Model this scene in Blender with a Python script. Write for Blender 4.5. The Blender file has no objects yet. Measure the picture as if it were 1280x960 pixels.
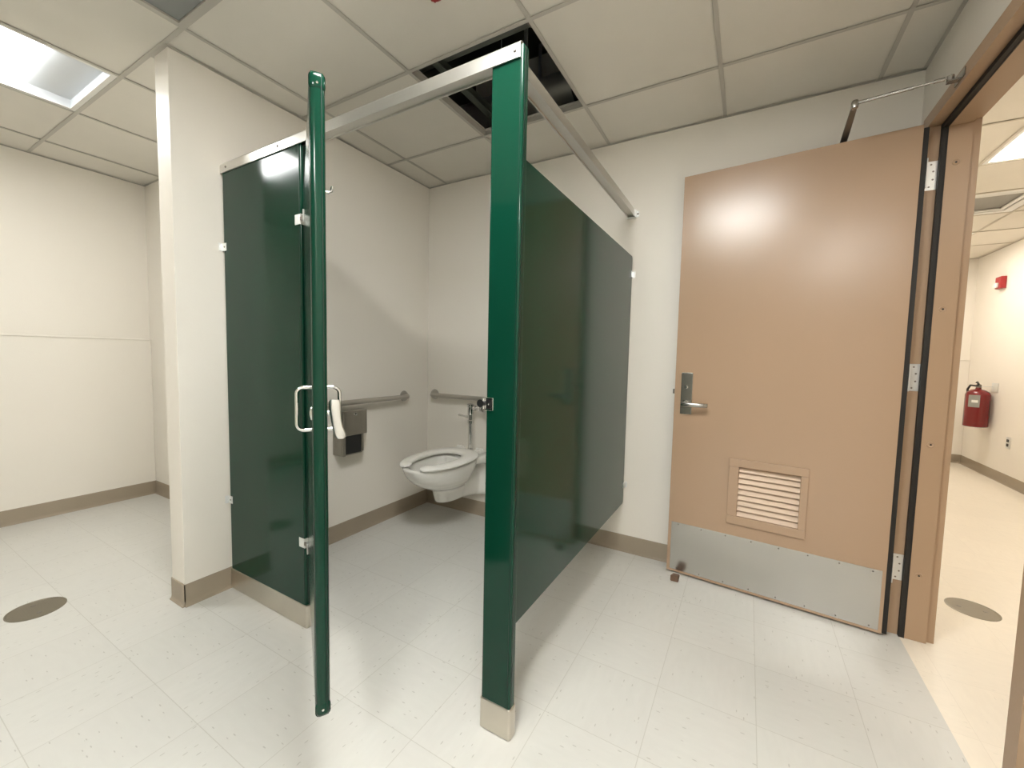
import bpy, bmesh, math, random
from mathutils import Vector, Matrix
random.seed(5)
PI = math.pi
SC = bpy.context.scene
COL = SC.collection

# ------------------------------------------------------------------ materials
def new_mat(name):
    m = bpy.data.materials.new(name); m.use_nodes = True
    nt = m.node_tree
    b = nt.nodes['Principled BSDF']
    return m, nt, b

def sset(b, k, v):
    if k in b.inputs: b.inputs[k].default_value = v

def paint(name, col, rough=.5, metal=0., bump=0., bscale=200., var=0., vscale=3., coat=0., spec=.5, crough=.05):
    m, nt, b = new_mat(name)
    sset(b, 'Roughness', rough); sset(b, 'Metallic', metal); sset(b, 'Coat Weight', coat)
    sset(b, 'Coat Roughness', crough); sset(b, 'Specular IOR Level', spec)
    geo = nt.nodes.new('ShaderNodeNewGeometry')
    n = nt.nodes.new('ShaderNodeTexNoise'); n.inputs['Scale'].default_value = vscale; n.inputs['Detail'].default_value = 4
    nt.links.new(geo.outputs['Position'], n.inputs['Vector'])
    mix = nt.nodes.new('ShaderNodeMix'); mix.data_type = 'RGBA'
    mix.inputs['A'].default_value = tuple(c * (1 - var) for c in col) + (1,)
    mix.inputs['B'].default_value = tuple(min(1, c * (1 + var)) for c in col) + (1,)
    nt.links.new(n.outputs['Fac'], mix.inputs['Factor'])
    nt.links.new(mix.outputs['Result'], b.inputs['Base Color'])
    if bump > 0:
        n2 = nt.nodes.new('ShaderNodeTexNoise'); n2.inputs['Scale'].default_value = bscale; n2.inputs['Detail'].default_value = 3
        nt.links.new(geo.outputs['Position'], n2.inputs['Vector'])
        bp = nt.nodes.new('ShaderNodeBump'); bp.inputs['Strength'].default_value = bump; bp.inputs['Distance'].default_value = .002
        nt.links.new(n2.outputs['Fac'], bp.inputs['Height']); nt.links.new(bp.outputs['Normal'], b.inputs['Normal'])
    return m

def brushed(name, col, rough=.3, axis='z', stretch=60.):
    m, nt, b = new_mat(name)
    sset(b, 'Metallic', 1.); sset(b, 'Base Color', col + (1,))
    geo = nt.nodes.new('ShaderNodeNewGeometry')
    mp = nt.nodes.new('ShaderNodeMapping'); mp.inputs['Scale'].default_value = (400, 400, 400)
    s = {'x': (4, 900, 900), 'y': (900, 4, 900), 'z': (900, 900, 4)}[axis]
    mp.inputs['Scale'].default_value = s
    nt.links.new(geo.outputs['Position'], mp.inputs['Vector'])
    n = nt.nodes.new('ShaderNodeTexNoise'); n.inputs['Scale'].default_value = 1.; n.inputs['Detail'].default_value = 2
    nt.links.new(mp.outputs['Vector'], n.inputs['Vector'])
    mr = nt.nodes.new('ShaderNodeMapRange'); mr.inputs['To Min'].default_value = rough * .75; mr.inputs['To Max'].default_value = rough * 1.25
    nt.links.new(n.outputs['Fac'], mr.inputs['Value']); nt.links.new(mr.outputs['Result'], b.inputs['Roughness'])
    bp = nt.nodes.new('ShaderNodeBump'); bp.inputs['Strength'].default_value = .02; bp.inputs['Distance'].default_value = .0002
    nt.links.new(n.outputs['Fac'], bp.inputs['Height']); nt.links.new(bp.outputs['Normal'], b.inputs['Normal'])
    return m

def emit(name, col, s):
    m, nt, b = new_mat(name)
    sset(b, 'Base Color', (.9, .9, .9, 1)); sset(b, 'Emission Color', col + (1,)); sset(b, 'Emission Strength', s)
    sset(b, 'Roughness', .4)
    return m

def floor_mat(name, base, x0, y0, chip=1.):
    m, nt, b = new_mat(name)
    N = nt.nodes.new; L = nt.links.new
    geo = N('ShaderNodeNewGeometry'); sep = N('ShaderNodeSeparateXYZ'); L(geo.outputs['Position'], sep.inputs[0])
    T = .3048
    def math_(op, a, v=None, c=None):
        n = N('ShaderNodeMath'); n.operation = op
        for i, q in enumerate((a, v, c)):
            if q is None: continue
            if isinstance(q, (int, float)): n.inputs[i].default_value = q
            else: L(q, n.inputs[i])
        return n.outputs[0]
    def cell(o, off):
        t = math_('DIVIDE', math_('SUBTRACT', o, off), T)
        fr = math_('FRACT', t)
        d = math_('MINIMUM', fr, math_('SUBTRACT', 1., fr))
        return math_('FLOOR', t), math_('MULTIPLY', d, T)
    cx, dx = cell(sep.outputs[0], x0); cy, dy = cell(sep.outputs[1], y0)
    seam = math_('LESS_THAN', math_('MINIMUM', dx, dy), .0011)
    comb = N('ShaderNodeCombineXYZ'); L(cx, comb.inputs[0]); L(cy, comb.inputs[1])
    wn = N('ShaderNodeTexWhiteNoise'); wn.noise_dimensions = '3D'; L(comb.outputs[0], wn.inputs['Vector'])
    # mottling, direction alternates per tile
    par = math_('MODULO', math_('ABSOLUTE', math_('ADD', cx, cy)), 2.)
    mpa = N('ShaderNodeMapping'); mpa.inputs['Scale'].default_value = (45, 12, 20)
    mpb = N('ShaderNodeMapping'); mpb.inputs['Scale'].default_value = (12, 45, 20)
    L(geo.outputs['Position'], mpa.inputs['Vector']); L(geo.outputs['Position'], mpb.inputs['Vector'])
    vm = N('ShaderNodeMix'); vm.data_type = 'VECTOR'; L(par, vm.inputs['Factor'])
    L(mpa.outputs[0], vm.inputs['A']); L(mpb.outputs[0], vm.inputs['B'])
    vec = vm.outputs['Result']
    n1 = N('ShaderNodeTexNoise'); n1.inputs['Scale'].default_value = 1.; n1.inputs['Detail'].default_value = 5; L(vec, n1.inputs['Vector'])
    # chips
    vo = N('ShaderNodeTexVoronoi'); vo.inputs['Scale'].default_value = 2.1; L(vec, vo.inputs['Vector'])
    ch = math_('LESS_THAN', vo.outputs['Distance'], .17)
    sepc = N('ShaderNodeSeparateColor'); L(vo.outputs['Color'], sepc.inputs[0])
    ch = math_('MULTIPLY', ch, math_('GREATER_THAN', sepc.outputs[0], .72))
    big = N('ShaderNodeTexNoise'); big.inputs['Scale'].default_value = 2.2; big.inputs['Detail'].default_value = 2; L(geo.outputs['Position'], big.inputs['Vector'])
    m1 = N('ShaderNodeMix'); m1.data_type = 'RGBA'; L(n1.outputs['Fac'], m1.inputs['Factor'])
    m1.inputs['A'].default_value = tuple(c * .93 for c in base) + (1,); m1.inputs['B'].default_value = tuple(min(1, c * 1.06) for c in base) + (1,)
    def mixc(fac, a, colr, k):
        q = N('ShaderNodeMix'); q.data_type = 'RGBA'; L(math_('MULTIPLY', fac, k), q.inputs['Factor']); L(a, q.inputs['A']); q.inputs['B'].default_value = colr + (1,)
        return q.outputs['Result']
    c = mixc(wn.outputs['Value'], m1.outputs['Result'], tuple(v * .9 for v in base), .35)
    c = mixc(big.outputs['Fac'], c, (base[0] * .93, base[1] * .92, base[2] * .88), .3)
    c = mixc(ch, c, (.30, .285, .25), .5 * chip)
    c = mixc(seam, c, (.33, .31, .26), .42 * chip)
    L(c, b.inputs['Base Color'])
    mr = N('ShaderNodeMapRange'); mr.inputs['To Min'].default_value = .27; mr.inputs['To Max'].default_value = .30
    L(big.outputs['Fac'], mr.inputs['Value']); L(mr.outputs['Result'], b.inputs['Roughness'])
    bp = N('ShaderNodeBump'); bp.inputs['Strength'].default_value = .05; bp.inputs['Distance'].default_value = .002
    L(n1.outputs['Fac'], bp.inputs['Height']); L(bp.outputs['Normal'], b.inputs['Normal'])
    sset(b, 'Specular IOR Level', .45)
    return m

WALLC = (.80, .76, .685)
M = {}
M['wall'] = paint('wall_paint', WALLC, .42, bump=.12, bscale=160, var=.015, vscale=1.5, spec=.35)
M['wall_corr'] = paint('corridor_paint', (.86, .81, .73), .5, bump=.08, bscale=160, var=.02, spec=.3)
M['base'] = paint('vinyl_base', (.33, .275, .205), .42, var=.06, vscale=9, bump=.04, bscale=60)
M['tile'] = paint('ceiling_tile', (.74, .71, .64), .9, bump=.4, bscale=500, var=.03, vscale=6, spec=.1)
M['grid'] = paint('ceiling_grid', (.50, .48, .43), .5, spec=.3)
M['tilec'] = paint('ceiling_tile_corridor', (.82, .77, .68), .9, bump=.3, bscale=500, var=.03, vscale=6, spec=.1)
M['floor'] = floor_mat('vinyl_tile', (.62, .615, .58), 1.647, -1.284)
M['floorc'] = floor_mat('vinyl_tile_corridor', (.84, .77, .66), 1.647, -1.284, .3)
M['green'] = paint('green_enamel', (.0025, .034, .019), .12, var=.03, spec=.28)
M['greend'] = paint('dark_green_seam', (.001, .012, .008), .4)
M['tan'] = paint('tan_enamel', (.42, .287, .188), .25, var=.02, bump=.07, bscale=300, spec=.58)
M['slat_lit'] = paint('tan_enamel_slat_lit', (.62, .47, .34), .45, spec=.4)  # door's tan paint, lightened to put ceiling light on the slats into the colour
M['tanf'] = paint('tan_frame_enamel', (.42, .285, .18), .36, var=.02, bump=.08, bscale=260, spec=.5)
M['gasket_and_gap'] = paint('rubber_and_gap_shade', (.012, .010, .008), .6)  # rubber of the frame seal; also colours the hinge gap's painted shade
M['steel'] = brushed('brushed_steel', (.52, .50, .46), .3, 'x')
M['steelz'] = brushed('brushed_steel_vertical', (.50, .49, .45), .27, 'z')
M['shoe'] = paint('shoe_steel', (.60, .56, .49), .28, metal=1., var=.06, vscale=12)
M['plate'] = paint('satin_plate', (.40, .39, .35), .27, metal=1., var=.04, vscale=20)
M['alu'] = brushed('aluminium', (.70, .69, .66), .38, 'x')
M['aluy'] = brushed('aluminium_y', (.62, .61, .58), .38, 'y')
M['chrome'] = paint('chrome', (.75, .75, .74), .07, metal=1.)
M['satin'] = paint('satin_chrome', (.85, .85, .84), .28, metal=1.)
M['kick'] = paint('kick_steel', (.60, .59, .56), .24, metal=1., var=.05, vscale=5)
M['steeld'] = brushed('dull_steel', (.36, .34, .30), .3, 'z')
M['arm'] = paint('arm_metal', (.42, .41, .39), .25, metal=1.)
M['zinc'] = paint('zinc_plate', (.78, .79, .78), .38, metal=.75, var=.05, vscale=30)
M['darkmetal'] = paint('dark_arm_metal', (.22, .20, .18), .35, metal=.9)
M['porc'] = paint('porcelain', (.85, .835, .78), .12, coat=.6, crough=.04)
M['seat'] = paint('seat_plastic', (.87, .855, .80), .22, coat=.2)
M['black'] = paint('black_plastic', (.012, .012, .012), .35)
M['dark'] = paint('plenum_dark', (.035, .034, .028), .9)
M['duct'] = paint('duct_foil', (.5, .5, .47), .45, metal=.6, bump=.3, bscale=40)
M['drain'] = brushed('worn_bronze', (.26, .235, .19), .42, 'x')
M['red'] = paint('red_enamel', (.17, .005, .006), .25, coat=.3)
M['redp'] = paint('red_plastic', (.38, .025, .025), .45)
M['white'] = paint('white_enamel', (.78, .77, .73), .4)
M['label'] = paint('grey_label', (.30, .30, .27), .5)
M['grey'] = paint('grey_panel', (.235, .25, .245), .45, var=.03)
M['rubber'] = paint('brown_rubber', (.16, .095, .06), .7, var=.2, vscale=60)
M['lens'] = emit('lit_lens', (1., .995, .965), 23.)
M['lens_front'] = emit('lit_lens_front', (1., .995, .965), 38.)
M['lens_rear'] = emit('lit_lens_rear', (1., .995, .965), 38.)
M['lensc'] = emit('lit_lens_corridor', (1., .93, .83), 16.)
M['reflector'] = paint('troffer_reflector', (.62, .65, .68), .45)
M['grille'] = paint('grille_grey', (.30, .29, .26), .6)

# ------------------------------------------------------------------ mesh helpers
def MB(): return bmesh.new()

def box(bm, x0, x1, y0, y1, z0, z1, bev=0., seg=2, mat=None):
    x0, x1 = sorted((x0, x1)); y0, y1 = sorted((y0, y1)); z0, z1 = sorted((z0, z1))
    vs = [bm.verts.new((x, y, z)) for x in (x0, x1) for y in (y0, y1) for z in (z0, z1)]
    f = [(0, 1, 3, 2), (4, 6, 7, 5), (0, 4, 5, 1), (2, 3, 7, 6), (0, 2, 6, 4), (1, 5, 7, 3)]
    fs = [bm.faces.new([vs[i] for i in q]) for q in f]
    if bev > 0:
        es = list({e for q in fs for e in q.edges})
        bmesh.ops.bevel(bm, geom=es, offset=bev, segments=seg, affect='EDGES', profile=.5)
    if mat is not None:
        pass
    return vs

def frame_of(t):
    t = t.normalized()
    a = Vector((0, 0, 1)) if abs(t.z) < .9 else Vector((1, 0, 0))
    n = t.cross(a).normalized(); return n, t.cross(n).normalized()

def tube(bm, pts, r, n=16, cap=True):
    pts = [Vector(p) for p in pts]
    rs = r if isinstance(r, (list, tuple)) else [r] * len(pts)
    rings = []; nn = None
    for i, p in enumerate(pts):
        if i == 0: t = pts[1] - p
        elif i == len(pts) - 1: t = p - pts[i - 1]
        else: t = (pts[i + 1] - p).normalized() + (p - pts[i - 1]).normalized()
        t.normalize()
        if nn is None: nn, bb = frame_of(t)
        else:
            nn = (nn - t * nn.dot(t)).normalized(); bb = t.cross(nn)
        rings.append([bm.verts.new(p + (nn * math.cos(2 * PI * k / n) + bb * math.sin(2 * PI * k / n)) * rs[i]) for k in range(n)])
    for a, b in zip(rings, rings[1:]):
        for k in range(n): bm.faces.new((a[k], a[(k + 1) % n], b[(k + 1) % n], b[k]))
    if cap:
        bm.faces.new(rings[0][::-1]); bm.faces.new(rings[-1])

def lathe(bm, prof, c, axis=(0, 0, 1), n=28):
    """prof: list of (radius, height along axis)"""
    c = Vector(c); ax = Vector(axis).normalized(); u, v = frame_of(ax)
    rings = []
    for r, h in prof:
        rings.append([bm.verts.new(c + ax * h + (u * math.cos(2 * PI * k / n) + v * math.sin(2 * PI * k / n)) * max(r, 1e-4)) for k in range(n)])
    for a, b in zip(rings, rings[1:]):
        for k in range(n): bm.faces.new((a[k], a[(k + 1) % n], b[(k + 1) % n], b[k]))
    bm.faces.new(rings[0][::-1]); bm.faces.new(rings[-1])

def prism(bm, poly, a, b, fn):
    """closed polygon poly (p,q) swept from a to b; fn(p,q,t)->xyz"""
    A = [bm.verts.new(fn(p, q, a)) for p, q in poly]; B = [bm.verts.new(fn(p, q, b)) for p, q in poly]
    n = len(poly)
    for k in range(n): bm.faces.new((A[k], A[(k + 1) % n], B[(k + 1) % n], B[k]))
    bm.faces.new(A[::-1]); bm.faces.new(B)

def loft(bm, rings):
    R = [[bm.verts.new(p) for p in r] for r in rings]; n = len(R[0])
    for a, b in zip(R, R[1:]):
        for k in range(n): bm.faces.new((a[k], a[(k + 1) % n], b[(k + 1) % n], b[k]))
    bm.faces.new(R[0][::-1]); bm.faces.new(R[-1])

def arc(c, r, a0, a1, n, plane='xz'):
    out = []
    for i in range(n + 1):
        a = a0 + (a1 - a0) * i / n; p, q = r * math.cos(a), r * math.sin(a)
        if plane == 'xz': out.append((c[0] + p, c[1], c[2] + q))
        elif plane == 'xy': out.append((c[0] + p, c[1] + q, c[2]))
        else: out.append((c[0], c[1] + p, c[2] + q))
    return out

def obj(name, bm, mat, parent=None, smooth=False, xf=None):
    bmesh.ops.recalc_face_normals(bm, faces=bm.faces)
    if xf is not None: bm.transform(xf)
    me = bpy.data.meshes.new(name); bm.to_mesh(me); bm.free()
    o = bpy.data.objects.new(name, me); COL.objects.link(o)
    me.materials.append(mat)
    if smooth:
        me.shade_smooth()
        if smooth == 'w':
            md = o.modifiers.new('normals', 'WEIGHTED_NORMAL'); md.keep_sharp = False; md.weight = 100
        try:
            if smooth != 'w': me.set_sharp_from_angle(angle=math.radians(38))
        except Exception: pass
    if parent is not None:
        o.parent = parent
        o.matrix_parent_inverse = parent.matrix_basis.inverted()
    return o

def tag(o, label, cat, group=None, kind=None):
    o['label'] = label; o['category'] = cat
    if group: o['group'] = group
    if kind: o['kind'] = kind
    return o

def thing(name, label, cat, loc=(0, 0, 0), group=None, kind=None):
    o = bpy.data.objects.new(name, None); COL.objects.link(o); o.location = loc
    o.empty_display_size = .1
    return tag(o, label, cat, group, kind)

def struct(name, bm, mat, parent=None, smooth=False):
    o = obj(name, bm, mat, parent, smooth)
    if parent is None: o['kind'] = 'structure'
    return o

# ------------------------------------------------------------------ dimensions
H = 2.435            # ceiling
BB = .103            # baseboard height
XR, XC = 2.77, 2.91  # right wall faces (room side, corridor side)
XE = 4.46            # corridor right wall
YE = 4.5             # corridor end wall
YF = -6.2            # wall behind the viewer
XL = -1.98           # far left wall
YL = -1.045          # back wall of the left area
PY = -1.632          # end of the short stall wall
PT = .124            # its thickness

# ------------------------------------------------------------------ room shell
b = MB(); box(b, XL - .2, 2.80, YF - .2, .12, -.08, 0); struct('floor', b, M['floor'])
b = MB(); box(b, 2.80, XE + .2, YF - .2, YE + .2, -.08, 0); struct('floor_corridor', b, M['floorc'])
b = MB(); box(b, 0, XR + .0, 0, .12, 0, 3.1); struct('wall_back', b, M['wall'])
b = MB(); box(b, -PT, 0, PY, .12, 0, H + .005, .0015, 1); struct('wall_stall', b, M['wall'])
b = MB(); box(b, XL - .12, -PT, YL, YL + .12, 0, H + .005); struct('wall_left_back', b, M['wall'])
b = MB(); box(b, XL - .12, XL, YF, YL, 1.243, H + .005); box(b, XL - .12, XL + .014, YF, YL, 0, 1.243, .003, 1); struct('wall_left', b, M['wall'])
b = MB(); box(b, XL - .12, XE + .12, YF - .12, YF, 0, H + .005); struct('wall_front', b, M['wall'])
DY0, DY1 = -.135, -1.065  # clear opening (rabbet faces)
DZ = 2.135
b = MB()
box(b, XR, XC, DY0 + .045, YE, 0, 3.1)
box(b, XR, XC, DY1 - .045, DY0 + .045, DZ + .045, 3.1)
box(b, XR, XC, YF, DY1 - .045, 0, 3.1)
struct('wall_right', b, M['wall'])
b = MB(); box(b, XE, XE + .12, YF, YE + .12, 0, H + .2); struct('wall_corridor_right', b, M['wall_corr'])
b = MB(); box(b, XC, XE, YE, YE + .12, 1.243, H + .2); box(b, XC, XE, YE - .012, YE + .12, 0, 1.243, .003, 1); struct('wall_corridor_end', b, M['wall_corr'])

b = MB(); box(b, XL + .014, XL + .021, YF, YL + .004, 1.238, 1.250, .002, 1); struct('trim_2', b, M['wall'])
b = MB(); box(b, XC, XE, YE - .019, YE - .012, 1.238, 1.250, .002, 1); struct('trim_3', b, M['wall_corr'])
# cove baseboards: flat strip with a small toe resting on the floor
def baseboard(name, x0, y0, x1, y1, nx, ny, h=BB, e0=0, e1=0):
    """runs from (x0,y0) to (x1,y1); (nx,ny) points into the room"""
    L = math.hypot(x1 - x0, y1 - y0); dx, dy = (x1 - x0) / L, (y1 - y0) / L
    poly = [(0, 0), (.013, 0), (.012, .003), (.007, .006), (.0045, .012), (.0035, .02), (.0035, h - .002), (.002, h), (0, h)]
    bm = MB()
    prism(bm, poly, -e0, L + e1, lambda p, q, t: (x0 + dx * t + nx * p, y0 + dy * t + ny * p, q))
    return struct(name, bm, M['base'])
baseboard('baseboard_back', 0, 0, XR, 0, 0, -1)
baseboard('baseboard_stall', 0, PY, 0, 0, 1, 0, e0=.0035)
baseboard('baseboard_pier', -PT, PY, 0, PY, 0, -1, e0=.0035, e1=.0035)
baseboard('baseboard_pier_left', -PT, PY, -PT, YL, -1, 0, e0=.0035)
baseboard('baseboard_left_back', XL + .014, YL, -PT, YL, 0, -1)
baseboard('baseboard_left', XL + .014, YF, XL + .014, YL, 1, 0)
baseboard('baseboard_right', XR, YF, XR, DY1 - .05, -1, 0)
baseboard('baseboard_corridor_right', XE, YF, XE, YE, -1, 0)
baseboard('baseboard_corridor_end', XC, YE - .012, XE, YE - .012, 0, -1)
baseboard('baseboard_corridor_left', XC, DY0 + .05, XC, YE, 1, 0)

# ------------------------------------------------------------------ suspended ceiling
G = .6105
GX0, GY0 = .1745, -.4255
TW = .0085   # half width of a tee
REC = .005
def ceiling(name, x0, x1, y0, y1, skip, tm, gm, angles=None):
    xs = [GX0 + G * i for i in range(-12, 14)]; ys = [GY0 + G * j for j in range(-14, 14)]
    xs = [x for x in xs if x0 + .03 < x < x1 - .03]; ys = [y for y in ys if y0 + .03 < y < y1 - .03]
    ex = [x0] + xs + [x1]; ey = [y0] + ys + [y1]
    bm = MB()
    for i in range(len(ex) - 1):
        for j in range(len(ey) - 1):
            mx, my = (ex[i] + ex[i + 1]) / 2, (ey[j] + ey[j + 1]) / 2
            if any(a <= mx <= b_ and c <= my <= d for a, b_, c, d in skip): continue
            a, b_, c, d = ex[i] + .0025, ex[i + 1] - .0025, ey[j] + .0025, ey[j + 1] - .0025
            box(bm, a, b_, c, d, H + REC, H + .024)
    o = struct(name, bm, tm)
    g = MB()
    for x in xs:
        box(g, x - TW, x + TW, y0, y1, H, H + .0015); box(g, x - .0012, x + .0012, y0, y1, H + .0016, H + .038)
        box(g, x - .004, x + .004, y0, y1, H + .036, H + .044)
    for j in range(len(ey) - 1):
        pass
    for y in ys:
        for i in range(len(ex) - 1):
            a = ex[i] + (TW if i else 0); c = ex[i + 1] - (TW if i < len(ex) - 2 else 0)
            box(g, a, c, y - TW, y + TW, H, H + .0014); box(g, a, c, y - .0012, y + .0012, H + .0016, H + .034)
            box(g, a, c, y - .004, y + .004, H + .032, H + .040)
    # wall angles
    w = .012
    for q in (angles or [(x0, x1, y1 - w, y1), (x0, x1, y0, y0 + w), (x0, x0 + w, y0, y1), (x1 - w, x1, y0, y1)]):
        box(g, *q, H - .001, H - .0002)
    obj('grid', g, gm, o)
    return o
def cell(i, j, n=1, m=1):
    return (GX0 + G * i, GX0 + G * (i + n), GY0 + G * (j - m + 1) - G, GY0 + G * j)
# cells: x index from GX0 up; y index counted from GY0 down
def cellr(ix, jy, nx=1, ny=1):
    """cell with left x-line ix and far y-line jy (0 -> GY0, 1 -> one module nearer)"""
    yb = GY0 - G * jy
    return (GX0 + G * ix, GX0 + G * (ix + nx), yb - G * ny, yb)
HOLE = cellr(1, 1)   # placeholder, replaced below
HOLE = (GX0 + G, GX0 + 2 * G, GY0 - G, GY0)
LA = cellr(2, 2)                 # lit panel in front of the stall
LB = cellr(-2, 2, 1, 1)          # lit panel in the left area
LC = cellr(3, 5, 1, 1)           # lit panel behind the viewer
LD = cellr(1, 5, 1, 1)
GP = cellr(0, 2, 1, 1)           # grey panel
main_skip = [HOLE, LA, LB, LC, GP]
# main room + stall
wa = .014
ceil = ceiling('ceiling', XL, XR, YF, 0, [HOLE, LA, LB, LC, GP], M['tile'], M['grid'],
    [(0, XR, -wa, 0), (0, wa, PY, 0), (-PT - wa, wa, PY - wa, PY), (-PT - wa, -PT, PY, YL), (XL, -PT, YL - wa, YL), (XL, XL + wa, YF, YL), (XR - wa, XR, YF, 0), (XL, XR, YF, YF + wa)])
LCOR = (GX0 + G * 5 + .14, GX0 + G * 6 + .14, .70, .70 + G)
LCOR = (3.372, 3.982, .70, 1.31); VCOR = (3.372, 3.982, 1.92, 2.53)
GX0s, GY0s = GX0, GY0
GX0, GY0 = 3.372 - 10 * G, .70 - 8 * G
LCOR2 = (3.372, 3.982, .70 - 5 * G, .70 - 4 * G); LCOR3 = (3.372, 3.982, .70 + 4 * G, .70 + 5 * G)
ceil3 = ceiling('ceiling_corridor', XC, XE, YF, YE, [LCOR, LCOR2, LCOR3, VCOR], M['tilec'], paint('corridor_grid', (.62, .56, .46), .5))
GX0, GY0 = GX0s, GY0s

# plenum above the missing tile
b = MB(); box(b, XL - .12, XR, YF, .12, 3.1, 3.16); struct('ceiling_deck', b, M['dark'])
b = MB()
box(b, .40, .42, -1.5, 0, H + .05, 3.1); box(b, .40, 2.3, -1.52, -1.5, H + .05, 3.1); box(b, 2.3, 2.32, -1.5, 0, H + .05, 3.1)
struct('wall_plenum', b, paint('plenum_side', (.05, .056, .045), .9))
t = thing('air_duct', 'round silvery air duct seen through the missing ceiling tile', 'air duct', (.9, -.175, 2.72))
b = MB(); tube(b, [(.44 + i * .04, -.175, 2.72) for i in range(21)], [.092 + (.003 if i % 2 else 0) for i in range(21)], 28)
dk = obj('duct_body', b, M['duct'], t, True)
b = MB(); tube(b, [(1.245, -.175, 2.72), (1.285, -.175, 2.72)], .099, 28); obj('end_collar', b, M['black'], t, True)
for y_ in (-.275, -.088):
    b = MB(); box(b, .95, .97, y_, y_ + .010, 2.72, 3.1); obj('hanger_strap', b, M['zinc'], t)
t = thing('ceiling_pipe', 'large dull pipe crossing above the near side of the missing ceiling tile', 'pipe', (.9, -.88, 2.64))
b = MB(); tube(b, [(.44, -.88, 2.64), (1.30, -.88, 2.64)], .075, 24); obj('pipe_body', b, paint('dull_insulation', (.09, .10, .085), .6, bump=.2, bscale=30), t, True)
b = MB(); tube(b, [(1.30, -.88, 2.64), (1.33, -.88, 2.64)], .080, 24); obj('pipe_band', b, M['darkmetal'], t, True)
t = thing('ceiling_channel', 'dull metal channel along the left edge of the missing ceiling tile', 'metal channel', (.82, -.5, 2.54))
b = MB(); prism(b, [(.815, 2.53), (.85, 2.53), (.85, 2.533), (.818, 2.533), (.818, 2.567), (.85, 2.567), (.85, 2.57), (.815, 2.57)], -1.45, -.02, lambda p, q, y: (p, y, q)); obj('channel', b, paint('channel_metal', (.15, .17, .14), .4, metal=.5), t)
b = MB(); tube(b, [(1.0, -.60, 2.44 + .05), (1.0, -.60, 3.1)], .0022, 6); obj('hanger_wire', b, M['zinc'], t)

# ------------------------------------------------------------------ ceiling lights
def light_panel(r, label, lens_mat, group=None, far_end=0., name='ceiling_light', s=.012, se=None, d=.010):
    x0, x1, y0, y1 = r
    t = thing(name, label, 'ceiling light', ((x0 + x1) / 2, (y0 + y1) / 2, H), group)
    b = MB(); w = .022; a = TW * .9
    X0, X1, Y0, Y1 = x0 + a, x1 - a, y0 + a, y1 - a
    for q in ((X0, X1, Y0, Y0 + w), (X0, X1, Y1 - w, Y1), (X0, X0 + w, Y0 + w, Y1 - w), (X1 - w, X1, Y0 + w, Y1 - w)):
        box(b, *q, H + .002, H + .012)
    obj('frame', b, M['white'], t)
    # housing pan: sloping sides up to the lens
    b = MB(); ix0, ix1, iy0, iy1 = X0 + w, X1 - w, Y0 + w, Y1 - w; 
    lo = [(ix0, iy0), (ix1, iy0), (ix1, iy1), (ix0, iy1)]; hi = [(ix0 + s, iy0 + s), (ix1 - s, iy0 + s), (ix1 - s, iy1 - (s if se is None else se)), (ix0 + s, iy1 - (s if se is None else se))]
    A = [b.verts.new((p, q, H + .004)) for p, q in lo]; B = [b.verts.new((p, q, H + d)) for p, q in hi]
    A2 = [b.verts.new((p, q, H + .004)) for p, q in [(X0, Y0), (X1, Y0), (X1, Y1), (X0, Y1)]]
    C2 = [b.verts.new((p, q, H + d + .02)) for p, q in [(X0, Y0), (X1, Y0), (X1, Y1), (X0, Y1)]]
    for k in range(4):
        k2 = (k + 1) % 4
        b.faces.new((A[k], A[k2], B[k2], B[k])); b.faces.new((A2[k], A2[k2], A[k2], A[k])); b.faces.new((A2[k], A2[k2], C2[k2], C2[k]))
    b.faces.new(B); b.faces.new(C2)
    obj('housing', b, M['reflector'], t)
    b = MB(); box(b, ix0 + s + .006, ix1 - s - .006, iy0 + s + .006, iy1 - s - .006 - far_end, H + d - .014, H + d - .002, .003, 1)
    obj('lens', b, lens_mat, t)
    return t
light_panel(LA, 'lit square ceiling light in front of the green stall', M['lens_front'])
light_panel(LB, 'bright ceiling light over the open area left of the short wall', M['lens'], far_end=.17, s=.016, se=.002, d=.04)
light_panel(LC, 'lit square ceiling light of the near room, mirrored low on the tan door', M['lens_rear'])
light_panel(LCOR, 'warm lit ceiling light in the corridor just beyond the doorway', M['lensc'])
light_panel(LCOR2, 'warm lit corridor ceiling light beside the doorway wall', M['lensc'])
light_panel(LCOR3, 'warm lit corridor ceiling light near the end wall', M['lensc'])

# grey panel beside the short wall
x0, x1, y0, y1 = GP
t = thing('ceiling_panel', 'dull grey ceiling panel in a metal frame beside the short wall', 'ceiling panel', ((x0 + x1) / 2, (y0 + y1) / 2, H))
b = MB(); a = TW; w = .012
for q in ((x0 + a, x1 - a, y0 + a, y0 + a + w), (x0 + a, x1 - a, y1 - a - w, y1 - a), (x0 + a, x0 + a + w, y0 + a + w, y1 - a - w), (x1 - a - w, x1 - a, y0 + a + w, y1 - a - w)):
    box(b, *q, H - .003, H + .012)
obj('frame', b, M['grid'], t)
b = MB(); box(b, x0 + a + w + .002, x1 - a - w - .002, y0 + a + w + .002, y1 - a - w - .002, H + .004, H + .014); obj('panel', b, M['grey'], t)
b = MB(); box(b, x0 + .018, x0 + .03, y1 - .22, y1 - .19, H - .007, H - .003, .001, 1); obj('latch', b, M['darkmetal'], t)

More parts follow.
